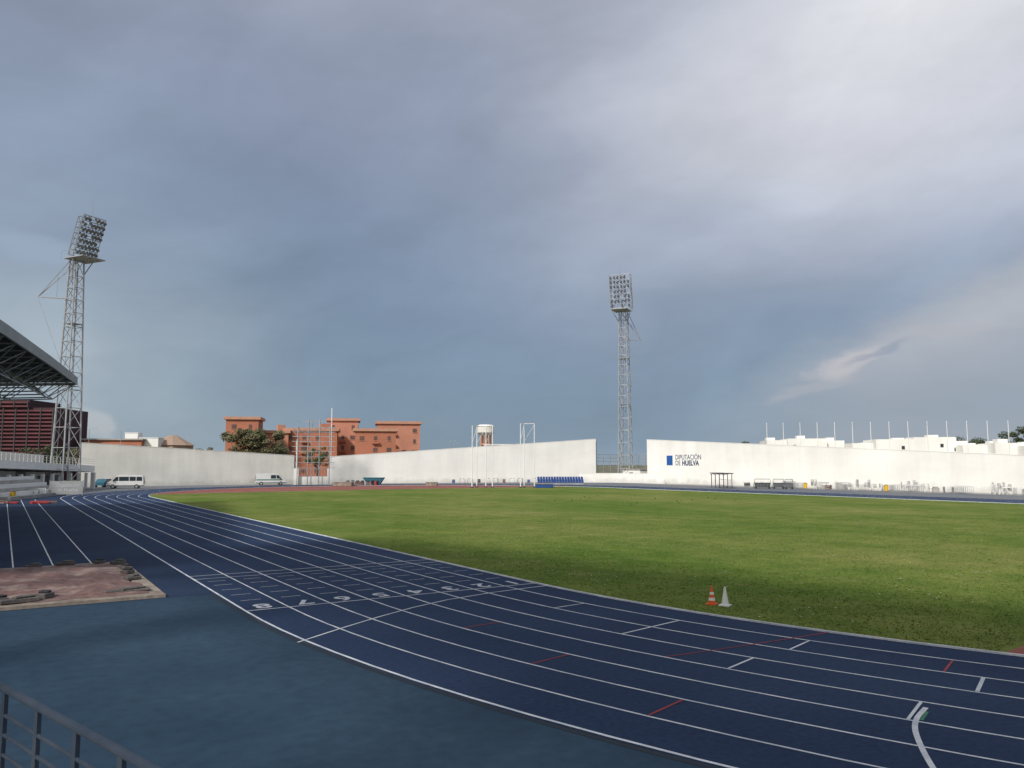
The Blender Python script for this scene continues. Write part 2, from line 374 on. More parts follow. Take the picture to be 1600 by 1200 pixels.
g=MB('concrete','underside','fascia','galv','white')
g.prism([(-.45,9.3),(2.35,-.2),(2.35,-34),(-14,-34),(-14,9.3)],0.01,1.2,'concrete')
for i in range(9):
    g.box(-2.2-1.1*i-.5,-13,1.2+.225*(i+1),1.09,40,.45*(i+1),0,'concrete')
shade_roof=[(-7.5,30),(-2.6,10),(-1.2,3),(1,-4),(3,-12),(3,-40),(-18,-40),(-18,30)]  # unseen stand roof, height and outline shaped to shade the near grass
g.prism(shade_roof,20.0,20.5,'underside','fascia')
g.prism([(-18,29.6),(-9,29.6),(-9,29.9),(-18,29.9)],0,19.99,'concrete')  # unseen wall, closes the roof gap to block streaks of light
for y in(-34,-22,-10,2,14,24): g.tube((-14,y,0),(-14,y,20),.35,10,'white'); g.tube((-14,y,12),(-6,y,20),.15,6,'white')
fr=[(-8.0,28.0),(-3.1,42.0),(-0.4,54.6),(2.6,70.0),(5.3,85.0)]
for i in range(4):
    A,B_=fr[i],fr[i+1]; C_=(-19,B_[1]); D_=(-19,A[1])
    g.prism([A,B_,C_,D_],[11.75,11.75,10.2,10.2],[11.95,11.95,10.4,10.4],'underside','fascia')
    dx,dy=B_[0]-A[0],B_[1]-A[1]; L_=math.hypot(dx,dy)
    g.box((A[0]+B_[0])/2+.12,(A[1]+B_[1])/2-.02,11.85,L_,.16,.7,math.atan2(dy,dx),'fascia')
g.tube((5.3,85.1,11.6),(-19,85.1,10.0),.14,6,'fascia')
zr=lambda x,xf:11.7-(xf-x)/(xf+19)*1.55
rows=[28+3.35*j for j in range(18)]
def frontx(y):
    for (ax,ay),(bx,by) in zip(fr[:-1],fr[1:]):
        if ay<=y<=by: return ax+(bx-ax)*(y-ay)/(by-ay)
    return 5.3
prev=None
for j,y in enumerate(rows):
    xf=frontx(y); top=[];bot=[]; nseg=7
    for i in range(nseg+1):
        x=xf-i*(xf+19)/nseg; top.append(Vector((x,y,zr(x,xf)-.1)))
        if i<nseg:
            xm=x-(xf+19)/nseg/2; bot.append(Vector((xm,y+(1.6 if j<len(rows)-1 else 0),zr(xm,xf)-1.5)))
    for a,b in zip(bot[:-1],bot[1:]): g.tube(a,b,.06,5,'galv')
    for a,b in zip(top[:-1],top[1:]): g.tube(a,b,.06,5,'galv')
    for i in range(nseg):
        g.tube(top[i],bot[i],.05,4,'galv'); g.tube(top[i+1],bot[i],.05,4,'galv')
        if prev: g.tube(prev[1][i],bot[i],.06,4,'galv'); g.tube(prev[1][i],top[i],.045,4,'galv'); g.tube(prev[1][i],top[i+1],.045,4,'galv')
    prev=(top,bot)
for y in(32,45,58,71,83): g.tube((-13,y,0),(-13,y,10.4),.3,10,'white')
for i in range(7): g.box(-5.5-1.0*i-.5,57,.3+.25*i,1.0,56,.6+.5*i,0,'concrete')
g.obj('grandstand')

# ---------------------------------------------------------------- far terrace
t=MB('white','dark','concrete','galv')
A=Vector((-6.0,100));B_=Vector((13.0,151.0)); d_=(B_-A); L_=d_.length; d_.normalize(); nrm=Vector((-d_.y,d_.x)); ang=math.atan2(d_.y,d_.x)
def tp2(s,o=0): return A+d_*s+nrm*o
def zt(s): return 4.95-1.15*s/L_
nS=14
for i in range(nS):
    s0=L_*i/nS; s1=L_*(i+1)/nS; a=tp2(s0);b=tp2(s1);c=tp2(s1,.25);e_=tp2(s0,.25)
    t.prism([a,b,c,e_],[zt(s0)-1.0,zt(s1)-1.0,zt(s1)-1.0,zt(s0)-1.0],[zt(s0),zt(s1),zt(s1),zt(s0)],'white')
    a=tp2(s0,.26);b=tp2(s1,.26);c=tp2(s1,8);e_=tp2(s0,8)
    t.prism([a,b,c,e_],[zt(s0)-1.1]*4,[zt(s0)-.7]*4,'concrete')
    p=tp2(s1,.15); t.box(p.x,p.y,1.4,.4,.4,2.8-.3*i/nS,ang,'white')
    a=tp2(s0,5);b=tp2(s1,5);c=tp2(s1,5.2);e_=tp2(s0,5.2)
    t.prism([a,b,c,e_],0,zt(s1)-1.12,'white' if i%3 else 'concrete')
    a=tp2(s0+.8,4.97);b=tp2(s0+2.2,4.97);c=tp2(s0+2.2,4.99);e_=tp2(s0+.8,4.99)
    t.prism([a,b,c,e_],0.3,2.3,'dark')
for s in np.arange(0,L_,1.4):
    p=tp2(s,.12); t.tube((p.x,p.y,zt(s)),(p.x,p.y,zt(s)+1.0),.035,4,'white')
for dz in(.35,.68,1.0):
    a=tp2(0,.12);b=tp2(L_,.12); t.tube((a.x,a.y,zt(0)+dz),(b.x,b.y,zt(L_)+dz),.03,4,'white')
p=tp2(L_-.3,.1); t.box(p.x,p.y,1.35,.6,.6,2.7,ang,'white')
a=tp2(0,8);b=tp2(L_,8);c=tp2(L_,8.3);e_=tp2(0,8.3)
t.prism([a,b,c,e_],0,[6.6,5.6,5.6,6.6],'wallold')
t.obj('covered_terrace')
bl=MB('white','concrete')
for i in range(6):
    a=tp2(8,-.6-.75*(5-i));b=tp2(26,-.6-.75*(5-i));c=tp2(26,-.05);e_=tp2(8,-.05)
    bl.prism([a,b,c,e_],.42*i+0.005,.42*(i+1),'white' if i%2 else 'concrete')
bl.obj('bleacher_steps')

# ---------------------------------------------------------------- perimeter walls
def wall(name,pts,th=.35,nn=1,key='wall'):
    w=MB(key)
    for (x0,y0,h0),(x1,y1,h1) in zip(pts[:-1],pts[1:]):
        d=Vector((x1-x0,y1-y0)).normalized(); n=Vector((-d.y,d.x))*th*nn
        w.prism([(x0,y0),(x1,y1),(x1+n.x,y1+n.y),(x0+n.x,y0+n.y)],0,[h0,h1,h1,h0],key)
        n2=n*1.12; o=n*-.12
        w.prism([(x0+o.x,y0+o.y),(x1+o.x,y1+o.y),(x1+n2.x,y1+n2.y),(x0+n2.x,y0+n2.y)],[h0+.002,h1+.002,h1+.002,h0+.002],[h0+.09,h1+.09,h1+.09,h0+.09],key)
    return w.obj(name)
wall('end_wall',[(11.5,163,7.9),(50.5,163,5.8)],key='wallold')
wall('end_wall',[(58,163,5.6),(115,145,9.8)])
wall('side_wall',[(118,131,9.35),(118,53,5.15),(118,-30,3.3)])
wall('low_wall',[(108.5,143.0,2.0),(114,138,2.0),(116.2,127,2.0),(116.4,124,.8)],.25,1)
gt=MB('galv')
for i in range(12): gt.tube((51+i*.6,163.1,0),(51+i*.6,163.1,3.0),.04,4)
for z in(.3,1.6,3.0): gt.tube((50.7,163.1,z),(57.8,163.1,z),.05,4)
gt.obj('steel_gate')
f=MB('galv')
rc=[(115.5,145.5),(124,147),(126,134),(119,131.5)]
for (x0,y0),(x1,y1) in zip(rc[:-1],rc[1:]):
    for z in(.2,1.1,2,2.9,3.8,4.7,5.5,6.3): f.tube((x0,y0,z),(x1,y1,z),.05,4)
    L_=math.hypot(x1-x0,y1-y0); k_=int(L_/.6)
    for i in range(k_+1):
        x=x0+(x1-x0)*i/k_;y=y0+(y1-y0)*i/k_; f.tube((x,y,0),(x,y,6.35),.04 if i%4 else .09,4)
for (x,y) in rc: f.tube((x,y,0),(x,y,9.3),.12,5)
f.obj('steel_mesh_fence')
cb=MB('wall','concrete','glass')
cb.box(122,138,1.4,5,6,2.8,0,'wall'); cb.box(122,138,2.9,5.4,6.4,.2,0,'concrete'); cb.box(119.48,138,1.2,.06,1.2,2.0,0,'glass'); cb.obj('switchgear_hut')

sg=empty('wall_sign',(117.9,120,4.9)); rot=(R(90),0,R(-90))
def wt(nm,b,s,y,z,off,sx): text(nm,b,s,(.06,y-120,z-4.9),rot,'textdark',sg,off,'LEFT',sx,.004)
wt('line_one','DIPUTACIÓN',1.42,122.35,5.45,0.0,.86); wt('line_two','DE',1.42,122.35,4.25,0.0,.86); wt('line_three','HUELVA',1.42,120.4,4.25,0.045,.90)
q=MB('bluemark'); cy=124.0
q.box(.06,cy-120,4.85-4.9,.05,1.7,2.0,0)
o=q.obj('plain_mark'); o.parent=sg

# ---------------------------------------------------------------- floodlight masts
def mast(name,x,y,zc,zh,wb,wt_,aim,W=5.0,lean=2.6,outr=6.5,ldir=None,fo=.8):
    m=MB('galv','dark','lampgrey','lampface'); ax,ay=aim; L_=math.hypot(ax,ay); F=Vector((ax/L_,ay/L_,0)); S=Vector((-F.y,F.x,0)); U=Vector((0,0,1)); O=Vector((x,y,0))
    def leg(i,z):
        w=wb+(wt_-wb)*(z/zc); sx,sy=((-1,-1),(1,-1),(1,1),(-1,1))[i]; return O+F*(sx*w/2)+S*(sy*w/2)+U*z
    zs=[0]
    while zs[-1]<zc-1.5:
        w=wb+(wt_-wb)*zs[-1]/zc; zs.append(min(zc,zs[-1]+w*1.15))
    zs[-1]=zc
    for i in range(4): m.tube(leg(i,0),leg(i,zc),.12,6)
    for a,b in zip(zs[:-1],zs[1:]):
        for i in range(4):
            j=(i+1)%4
            m.tube(leg(i,b),leg(j,b),.055,4); m.tube(leg(i,a),leg(j,b),.05,4)
    a=leg(0,1)-F*.3+S*.4; b=leg(0,zc)-F*.3+S*.4; m.tube(a,b,.04,4); m.tube(a+S*.6,b+S*.6,.04,4)
    for z in(zc*.45,zc*.72):
        c=O+U*z; m.box(c.x,c.y,c.z,wt_*1.3,wt_*1.3,.08,math.atan2(F.y,F.x))
    c=O+U*zc+F*fo; m.box(c.x,c.y,c.z,2.6+fo,3.8,.14,math.atan2(F.y,F.x))
    for s1 in(-1.9,1.9):
        for f1 in(-.9,2.1): m.tube(O+U*zc+S*s1+F*f1,O+U*(zc+1.1)+S*s1+F*f1,.03,4)
        m.tube(O+U*(zc+1.1)+S*s1-F*.9,O+U*(zc+1.1)+S*s1+F*2.1,.03,4)
    H=zh-zc-.6
    def hp(u,v,dpt=0): return O+F*(fo+lean*v-dpt)+S*((u-.5)*W)+U*(zc+.6+H*v-dpt*.1)
    nr=7
    for r_ in range(nr+1):
        v=r_/nr
        m.tube(hp(0,v),hp(1,v),.06,4); m.tube(hp(0,v,1.2),hp(1,v,1.2),.05,4)
        for u in(0,.5,1): m.tube(hp(u,v),hp(u,v,1.2),.04,4)
    for u in(0,.33,.66,1): m.tube(hp(u,0),hp(u,1),.07,4)
    for u in(0,1): m.tube(hp(u,0,1.2),hp(u,1,1.2),.07,4)
    for u in(0,.5): m.tube(hp(u,0,1.2),hp(u+.5,.5,1.2),.045,4); m.tube(hp(u+.5,.5,1.2),hp(u,1,1.2),.045,4)
    for s_ in(0,1): m.tube(O+S*((s_-.5)*wt_)+U*(zc-3),hp(s_,0),.08,5); m.tube(hp(s_,.0,1.2),hp(s_,1),.05,4)
    aimv=(F*.72-U*.69).normalized()
    for r_ in range(nr):
        for c_ in range(6):
            if random.random()<.12: continue
            u=(c_+.5)/6; v=(r_+.35+random.uniform(-.06,.06))/nr; p=hp(u,v)+F*.25
            am=(aimv+S*random.uniform(-.3,.3)+U*random.uniform(-.12,.12)).normalized()
            m.tube(p-am*.25,p+am*.2,.12,8,'lampgrey',.27); m.tube(p+am*.2,p+am*.23,.27,8,'lampface',.26,cap=True)
            q_=p-am*.4; m.box(q_.x,q_.y,q_.z,.26,.26,.26,0,'lampgrey')
    zo=zc*.83; OD=Vector((*ldir,0)).normalized() if ldir else -F; tip=O+OD*outr+U*zo
    for s_ in(-1,1):
        m.tube(O+S*(s_*wt_/2)+U*zo,tip,.07,4); m.tube(O+S*(s_*wt_/2)+U*(zc+.3),tip,.07,4)
    m.tube(O+OD*outr*.5+U*zo,O+OD*outr*.48+U*(zo+(zc-zo)*.55),.04,4)
    m.tube(tip,O+OD*wt_*.7+U*(zo*.62),.035,4)
    m.tube(hp(.5,1,.6),hp(.5,1,.6)+U*2.6,.03,4)
    m.box(x,y,.3,wb+1,wb+1,.6,math.atan2(F.y,F.x),'concrete')
    return m.obj(name)
mx,my=site(-.5575,118); mast('floodlight_mast',mx,my,34.7,40.9,2.9,1.35,(52-mx,65-my),W=3.7,lean=1.9,outr=4.9,ldir=(-.95,.25),fo=1.7)
mast('floodlight_mast',120,140.5,39.4,47.6,2.7,1.6,(-80,-52),W=4.9,lean=1.0,outr=4.2,ldir=(.75,-.3),fo=1.9)

# ---------------------------------------------------------------- background buildings
def building(parts,key='brick',corn='cornice',rz=R(-22),floors=3.3,win=True,cth=.8,over=.6,wk='window'):
    g=MB(key,corn,wk)
    for ip,(t_,D_,w,dep,h) in enumerate(parts):
        x,y=site(t_,D_); c_,s_=math.cos(rz),math.sin(rz)
        x+=-s_*dep/2; y+=c_*dep/2
        kk_='brickl' if (key=='brick' and ip%2) else key
        g.box(x,y,h/2,w,dep,h,rz,kk_); g.box(x,y,h+cth/2+.003,w+over*2,dep+over*2,cth,rz,corn)
        if win:
            nz_=int(h//floors); k_=max(2,int(w/3.1))
            for fl in range(nz_):
                z=h-2.0-fl*floors
                if z<1: break
                for i in range(k_):
                    if random.random()<.3: continue
                    lx=-w/2+w*(i+.5)/k_; ly=-dep/2-.01
                    ww=random.choice((.9,1.1,1.3,1.8))
                    g.box(x+lx*c_-ly*s_,y+lx*s_+ly*c_,z,ww,.08,1.2,rz,wk)
                    ly=-dep/2-.06; g.box(x+lx*c_-ly*s_,y+lx*s_+ly*c_,z-.72,ww+.3,.16,.12,rz,corn)
                    if i%3==1:
                        ly=-dep/2-.5; g.box(x+lx*c_-ly*s_,y+lx*s_+ly*c_,z-1.3,2.0,.9,.5,rz,key)
                kk=max(2,int(dep/4))
                for i in range(kk):
                    ly=-dep/2+dep*(i+.5)/kk
                    for sd in(-1,1):
                        lx=sd*(w/2+.01); g.box(x+lx*c_-ly*s_,y+lx*s_+ly*c_,z,.08,1.1,1.2,rz,wk)
    return g
random.seed(5)
g=building([(-.3385,225,8.8,10,16.6),(-.300,236,9,10,13.2),(-.252,240,15.4,12,14.0),(-.212,256,9.5,12,17.9),(-.171,228,11.5,10,13.4),(-.142,246,13.0,12,16.4)])
for t_,D_,h in((-.21,258,22),(-.225,262,20.3),(-.15,250,19.4),(-.25,245,17.5)):
    x,y=site(t_,D_+4); g.tube((x,y,14),(x,y,h),.07,4,'concrete')
x,y=site(-.29,240); g.box(x,y,14.9,2.2,2.2,1.8,0,'cornice')
x,y=site(-.235,246); g.box(x,y,15.6,3,2.2,1.6,0,'brickl')
g.obj('terracotta_apartment_building')

g=MB('maroond','maroon','dark'); rz=R(-32); c_,s_=math.cos(rz),math.sin(rz)
def lbox(t_,D_,w,dep,z0,z1):
    x,y=site(t_,D_); xc=x-s_*dep/2; yc=y+c_*dep/2
    g.box(xc,yc,(z0+z1)/2,w,dep,z1-z0,rz,'maroond')
    z=z0+.3
    while z<z1:
        g.box(x+s_*.35,y-c_*.35,z,w+.4,.6,.38,rz,'maroon'); z+=.95
    n_=int(w/3)
    for i in range(n_+1):
        lx=-w/2+w*i/n_; g.box(x+lx*c_+s_*.72,y+lx*s_-c_*.72,(z0+z1)/2,.22,.12,z1-z0,rz,'dark')
lbox(-.645,200,28,16,0,18.2); lbox(-.650,199.6,17,14,18.2,20.2)
g.obj('louvred_office_building')

g=building([(-.50,212,15,9,10.4),(-.545,220,10,9,10.0)],'brick','concrete',R(-30),win=False,cth=.4); g.obj('low_brick_building')
g=building([(-.477,216,3.4,3,12.4),(-.455,214,5,4,11)],'white','white',R(-30),win=False,cth=.15,over=.1); g.obj('white_rooftop_house')
g=MB('tan'); x,y=site(-.425,222); g.tube((x,y,0),(x,y,9.2),5.6,10,'tan'); g.tube((x,y,9.2),(x,y,12.0),6.0,10,'tan',1.2,cap=True); g.obj('conical_roof_pavilion')

def whitehouse(parts,name,seed):
    random.seed(seed)
    g=MB('wall','glass'); rz=R(-40); c_,s_=math.cos(rz),math.sin(rz)
    for (t_,D_,w,dep,h) in parts:
        x,y=site(t_,D_); x+=-s_*dep/2; y+=c_*dep/2
        g.box(x,y,h/2,w,dep,h,rz,'wall')
        for (lx,ly,sx,sy) in((0,-dep/2+.12,w-.02,.2),(-w/2+.12,0,.2,dep-.5),(w/2-.12,0,.2,dep-.5)):
            g.box(x+lx*c_-ly*s_,y+lx*s_+ly*c_,h+.25,sx,sy,.5,rz,'wall')
        for i in range(max(1,int(w/5))):
            lx=random.uniform(-w/2+1.5,w/2-1.5); ly=random.uniform(-dep/4,dep/3); hh=random.uniform(.7,1.4)
            g.box(x+lx*c_-ly*s_,y+lx*s_+ly*c_,h+hh/2+.003,random.uniform(1.5,2.8),2,hh,rz,'wall')
        for i in range(max(1,int(w/5))):
            lx=random.uniform(-w/2+1.2,w/2-1.2); ly=-dep/2-.02
            g.box(x+lx*c_-ly*s_,y+lx*s_+ly*c_,h-1.2,.6,.08,.7,rz,'glass')
    return g.obj(name)
whitehouse([(.337,172,6,9,8.7),(.370,170,8,9,9.0),(.398,171,6,9,8.6)],'white_house',1)
whitehouse([(.445,165,6,9,7.9),(.485,162,9,9,8.6),(.53,161,8,9,9.0),(.558,160,4,8,8.2)],'white_house',2)
whitehouse([(.595,156,9,9,7.3),(.64,152,10,9,7.6),(.68,148,10,9,7.0)],'white_house',3)
g=building([(-.012,215,10,8,9.2)],'white','white',R(-32),win=False,cth=.2,over=.2); g.obj('distant_white_house')
for i in range(14):
    u=i/13; x=133+21*u;y=111-37*u
    p=MB('white'); p.tube((0,0,0),(0,0,12.4-0.6*u),.085,6,'white',.055,cap=True); p.tube((0,0,12.4-.6*u),(0,0,12.55-.6*u),.1,6,'white',cap=True); p.obj('flagpole',(x,y,0))
w=MB('white','cornice','concrete'); x,y=site(-.033,225)
for a in range(8):
    an=a*math.pi/4; w.tube((x+1.7*math.cos(an),y+1.7*math.sin(an),0),(x+1.5*math.cos(an),y+1.5*math.sin(an),12.2),.22,5,'cornice')
for z in(4,7,9.5): w.tube((x,y,z),(x,y,z+.35),1.75,12,'cornice',cap=True)
w.tube((x,y,0),(x,y,12),.55,8,'concrete')
w.tube((x,y,12.0),(x,y,12.9),1.6,20,'concrete',2.35,cap=True); w.tube((x,y,12.9),(x,y,14.6),2.35,20,'wallold',2.35); w.tube((x,y,14.6),(x,y,15.1),2.5,20,'white',1.9,cap=True)
w.obj('water_tower')
for t_,D_,h in((-.078,230,10.5),(-.074,236,10),(.0,240,10),(-.49,200,12.5),(-.53,205,13)):
    x,y=site(t_,D_); p=MB('galv'); p.tube((0,0,0),(0,0,h),.1,5,'galv',.06); p.tube((0,0,h),(1.2,0,h+.25),.05,4); p.box(1.4,0,h+.25,.7,.25,.12); p.obj('street_lamp',(x,y,0),FACE)

# ---------------------------------------------------------------- steel scoreboard frame
s=MB('galv','wall'); x,y=site(-.248,160.5); rz=R(-20); c_,s_=math.cos(rz),math.sin(rz)
def fp(lx,ly,z): return (x+lx*c_-ly*s_,y+lx*s_+ly*c_,z)
for lx in(-3.1,-1.1,1.1,3.1):
    for ly in(-.8,.8): s.tube(fp(lx,ly,0),fp(lx,ly,13.0 if abs(lx)<3 else 11.6),.09,5,'galv')
hz=(3.3,4.4,5.5,6.6,7.6,8.6,9.6,10.5,11.4,12.6)
for z in hz:
    wd=4.2 if z<12 else 2.2
    for ly in(-.8,.8): s.tube(fp(-wd,ly,z),fp(wd,ly,z),.06,4,'galv')
    for lx in(-3.1,-1.1,1.1,3.1): s.tube(fp(lx,-.8,z),fp(lx,.8,z),.05,4,'galv')
for k_,(za,zb) in enumerate(zip(hz[:-2],hz[2:])):
    if k_%2: continue
    for j_,(xa,xb) in enumerate(((-3.1,-1.1),(-1.1,1.1),(1.1,3.1))):
        if (k_//2+j_)%2: xa,xb=xb,xa
        s.tube(fp(xa,.8,za),fp(xb,.8,zb),.045,4)
s.tube(fp(3.4,0,0),fp(3.4,0,15.4),.09,6,'white'); s.tube(fp(-3.3,0,0),fp(-3.3,0,9),.1,6,'white'); s.tube(fp(-.4,.2,0),fp(-.4,.2,14.2),.06,6,'galv')
s.box(*fp(-3.3,0,1.6),.9,1.6,3.2,rz,'wall'); s.box(*fp(3.2,0,1.6),.9,1.6,3.2,rz,'wall'); s.box(*fp(0,.3,.8),5.4,.8,1.6,rz,'wall')
s.obj('scoreboard_frame')

def cage(name,x,y,pos,h,brace=True):
    c=MB('white','dark'); P=[]
    for lx,ly in pos:
        px,py=x+CT*lx+ST*ly,y-ST*lx+CT*ly; P.append((px,py)); c.tube((px,py,0),(px,py,h),.10,6,'white',.065)
        c.box(px,py,.1,.5,.5,.2,FACE,'dark')
    for a,b in zip(P[:-1],P[1:]): c.tube((*a,h),(*b,h),.05,5,'white')
    if brace:
        for a,b in zip(P[:-1],P[1:]): c.tube((*a,h*.72),(*b,h*.98),.03,4,'white'); c.tube((*a,.4),(*b,.4),.04,4,'dark')
    return c.obj(name)
x,y=site(-.038,140); cage('throwing_cage',x,y,[(-1.6,-1),(-.9,1.5),(.7,1.7),(1.9,0.2)],10.8)
x,y=site(.0185,140); cage('throwing_cage',x,y,[(-1.1,-.6),(-.45,1.2),(1.35,1.0)],11.2)

# ---------------------------------------------------------------- vehicles
def van(name,loc,rz,stripe=None,pas=True):
    v=MB('vanwhite','glass','black','vangreen','dark','redline','galv'); W=1.0
    prof=[(-2.75,.38),(-2.8,1.2),(-2.72,1.95),(-2.55,2.22),(1.0,2.28),(1.45,2.15),(2.15,1.32),(2.72,1.08),(2.85,.75),(2.85,.38)]
    v.extr(prof,-W,W,'vanwhite')
    for sd in(-1,1):
        y=sd*(W+.012)
        def q(pts,key='glass'): v.add([(a,y,b) for a,b in pts],[tuple(range(len(pts)))],key)
        q([(1.05,1.28),(1.95,1.28),(1.42,1.95),(1.05,1.97)])
        if pas:
            q([(-.55,1.28),(.95,1.28),(.95,1.97),(-.55,1.97)]); q([(-1.6,1.28),(-.65,1.28),(-.65,1.97),(-1.6,1.97)]); q([(-2.6,1.28),(-1.7,1.28),(-1.7,1.97),(-2.55,1.95)])
        else: q([(.0,1.28),(.95,1.28),(.95,1.97),(.0,1.97)])
        if stripe: q([(-2.7,.95),(1.9,.95),(2.3,1.15),(-2.7,1.15)],stripe)
        q([(-2.75,.40),(2.8,.40),(2.8,.55),(-2.75,.55)],'dark')
        for wx in(-1.75,1.85):
            v.tube((wx,sd*(W-.2),.35),(wx,sd*(W+.03),.35),.36,18,'black',cap=True); v.tube((wx,sd*(W+.031),.35),(wx,sd*(W+.04),.35),.2,12,'galv',cap=True)
        v.box(1.75,sd*(W+.16),1.35,.12,.22,.3,0,'dark')
    v.add([(1.53,-.88,2.13),(1.53,.88,2.13),(2.16,.88,1.39),(2.16,-.88,1.39)],[(0,1,2,3)],'glass')
    v.add([(-2.83,-.8,1.3),(-2.83,.8,1.3),(-2.79,.75,1.95),(-2.79,-.75,1.95)],[(0,1,2,3)],'glass')
    v.box(2.86,0,.5,.1,1.9,.25,0,'dark'); v.box(2.80,.7,.9,.12,.35,.18,0,'glass'); v.box(2.80,-.7,.9,.12,.35,.18,0,'glass')
    for sd in(-1,1): v.box(-2.8,sd*.88,1.1,.08,.14,.5,0,'redline')
    return v.obj(name,loc,rz)
x,y=site(-.481,135); van('minibus',(x,y,.004),R(180-14))
x,y=site(-.301,156); van('ambulance_van',(x,y,.004),R(-12),'vangreen',False)
c=MB('tealpl','glass','black')
c.extr([(-2,.35),(-2.05,.85),(-1.5,1.0),(-.9,1.45),(.6,1.48),(1.3,.98),(2.0,.85),(2.1,.35)],-.85,.85,'tealpl')
for sd in(-1,1):
    c.add([(-1.35,sd*.86,1.0),(1.1,sd*.86,1.0),(.55,sd*.86,1.4),(-.85,sd*.86,1.38)],[(0,1,2,3)],'glass')
    for wx in(-1.3,1.3): c.tube((wx,sd*.7,.33),(wx,sd*.88,.33),.33,14,'black',cap=True)
x,y=site(-.508,142); c.obj('parked_car',(x,y,.004),R(60))

# ---------------------------------------------------------------- trees
def tree(name,loc,h,cw,key='leaf',seed=1,n=5200,trunk=.25,ls=.28,flat=.75):
    r=np.random.default_rng(seed)
    t=MB('bark',key,'leafd'); th=h*.38; t.tube((0,0,0),(.1,.05,th),trunk,8,'bark',trunk*.7); cl=[]
    for i in range(24):
        an=r.random()*6.28; rr=cw/2*math.sqrt(r.random())*.82; zz=th+(h-th)*(.15+.75*r.random())*(1-.35*(rr/(cw/2))**2)
        p=Vector((rr*math.cos(an),rr*math.sin(an),zz)); cl.append((p,(.45+.55*r.random())*cw*.17))
        if i<11:
            mid=Vector((p.x*.45,p.y*.45,th+(p.z-th)*.4)); t.tube((.1,.05,th*.9),mid,trunk*.4,5,'bark',trunk*.25); t.tube(mid,p,trunk*.22,4,'bark',.02)
    per=n//len(cl)
    for p,rad in cl:
        dark=r.random()<.25
        for k_ in range(per):
            d=Vector(r.standard_normal(3)); d.normalize(); q=p+Vector((d.x*1.15,d.y*1.15,d.z*flat))*rad*(r.random()**.4)*1.15
            a=Vector(r.standard_normal(3)).normalized(); b=a.orthogonal().normalized(); s_=ls*(.5+r.random())
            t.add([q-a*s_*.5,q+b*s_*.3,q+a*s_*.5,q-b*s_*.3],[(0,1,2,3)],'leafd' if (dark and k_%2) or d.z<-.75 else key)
    t.flat=True
    return t.obj(name,(loc[0],loc[1],0))
tree('leafy_tree',site(-.340,196),14.2,9.5,'leaf2',3,6500,ls=.45)
tree('leafy_tree',site(-.306,192),13.4,9.5,'leaf2',4,6500,ls=.45)
tree('leafy_tree',site(-.243,182),8.6,5.5,'leaf',5,3000)
tree('leafy_tree',site(-.59,165),8.3,9,'leafd',6,3000,ls=.4)
tree('leafy_tree',site(-.55,175),7.8,9,'leaf2',7,3000,ls=.4)
tree('leafy_tree',site(.203,196),11.2,6,'leafd',8,3000)
tree('leafy_tree',site(.575,176),11.2,7,'leafd',9,3500,ls=.4)
tree('leafy_tree',site(.605,178),10.6,7,'leafd',10,3500,ls=.4)
tree('leafy_tree',site(.640,160),12.6,8.5,'leafd',11,4500,ls=.4)
tree('leafy_tree',site(-.465,196),9.7,7,'leafd',12,2500,ls=.4)
tree('leafy_tree',site(.45,190),9.9,5,'leafd',13,2000,ls=.4)
tree('leafy_tree',site(.29,190),9.8,5,'leafd',14,2000,ls=.4)
tree('leafy_tree',site(-.385,205),9.0,6,'leaf2',15,2000,ls=.4)

# ---------------------------------------------------------------- field-side furniture
s=MB('dark','galv')
for ly in(-3.9,-1.3,1.3,3.9):
    s.tube((-.7,ly,0),(-.7,ly,2.35),.07,5,'dark'); s.tube((.7,ly,0),(.7,ly,2.5),.06,5,'dark'); s.tube((-.9,ly,2.3),(.8,ly,2.55),.05,5,'dark')
s.box(0,0,2.52,1.9,8.2,.14,0,'dark')
for z in(.4,1.4): s.tube((.7,-3.9,z),(.7,3.9,z),.035,4,'dark')
s.box(.3,0,.45,.4,7.4,.06,0,'galv')
for ly in(-3,-1,1,3): s.box(.3,ly,.22,.06,.06,.42,0,'galv')
x,y=site(.261,138); s.obj('dugout_shelter',(x,y,0),R(-32))
s=MB('blue','galv'); x,y=site(.0605,158)
for row in range(3):
    s.box(0,row*.8,.2+.35*row,9.0,.75,.25,0,'galv')
    for i in range(17):
        lx=-4.3+i*.54; s.box(lx,row*.8,.46+.35*row,.44,.4,.06,0,'blue'); s.box(lx,row*.8+.2,.68+.35*row,.44,.06,.42,0,'blue')
s.obj('blue_stadium_seats',(x,y,0),FACE)
s=MB('tealpl'); s.extr([(-1.2,.15),(-2.0,1.35),(2.0,1.35),(1.2,.15)],-.9,.9,'tealpl'); s.box(0,0,1.4,4.1,1.95,.1)
x,y=site(-.172,158); s.obj('waste_skip',(x,y,0),FACE)
def barrier(name,loc,rz,n=5,w=2.0,h=1.1,key='galv'):
    b=MB(key)
    for k_ in range(n):
        o=k_*.22
        for z in(.15,h): b.tube((-w/2,o,z),(w/2,o,z),.03,4)
        for i in range(11): b.tube((-w/2+w*i/10,o,.15),(-w/2+w*i/10,o,h),.014 if i%10 else .03,4)
        for sx in(-.7,.7): b.tube((sx,o-.25,0),(sx,o+.25,0),.025,4); b.tube((sx,o,0),(sx,o,.15),.025,4)
    return b.obj(name,loc,rz)
for t_,D_,n in((-.388,158,7),(-.375,158,7),(-.362,158,5)):
    x,y=site(t_,D_); barrier('crowd_barrier',(x,y,0),R(-15),n,1.9,2.0,'galv')
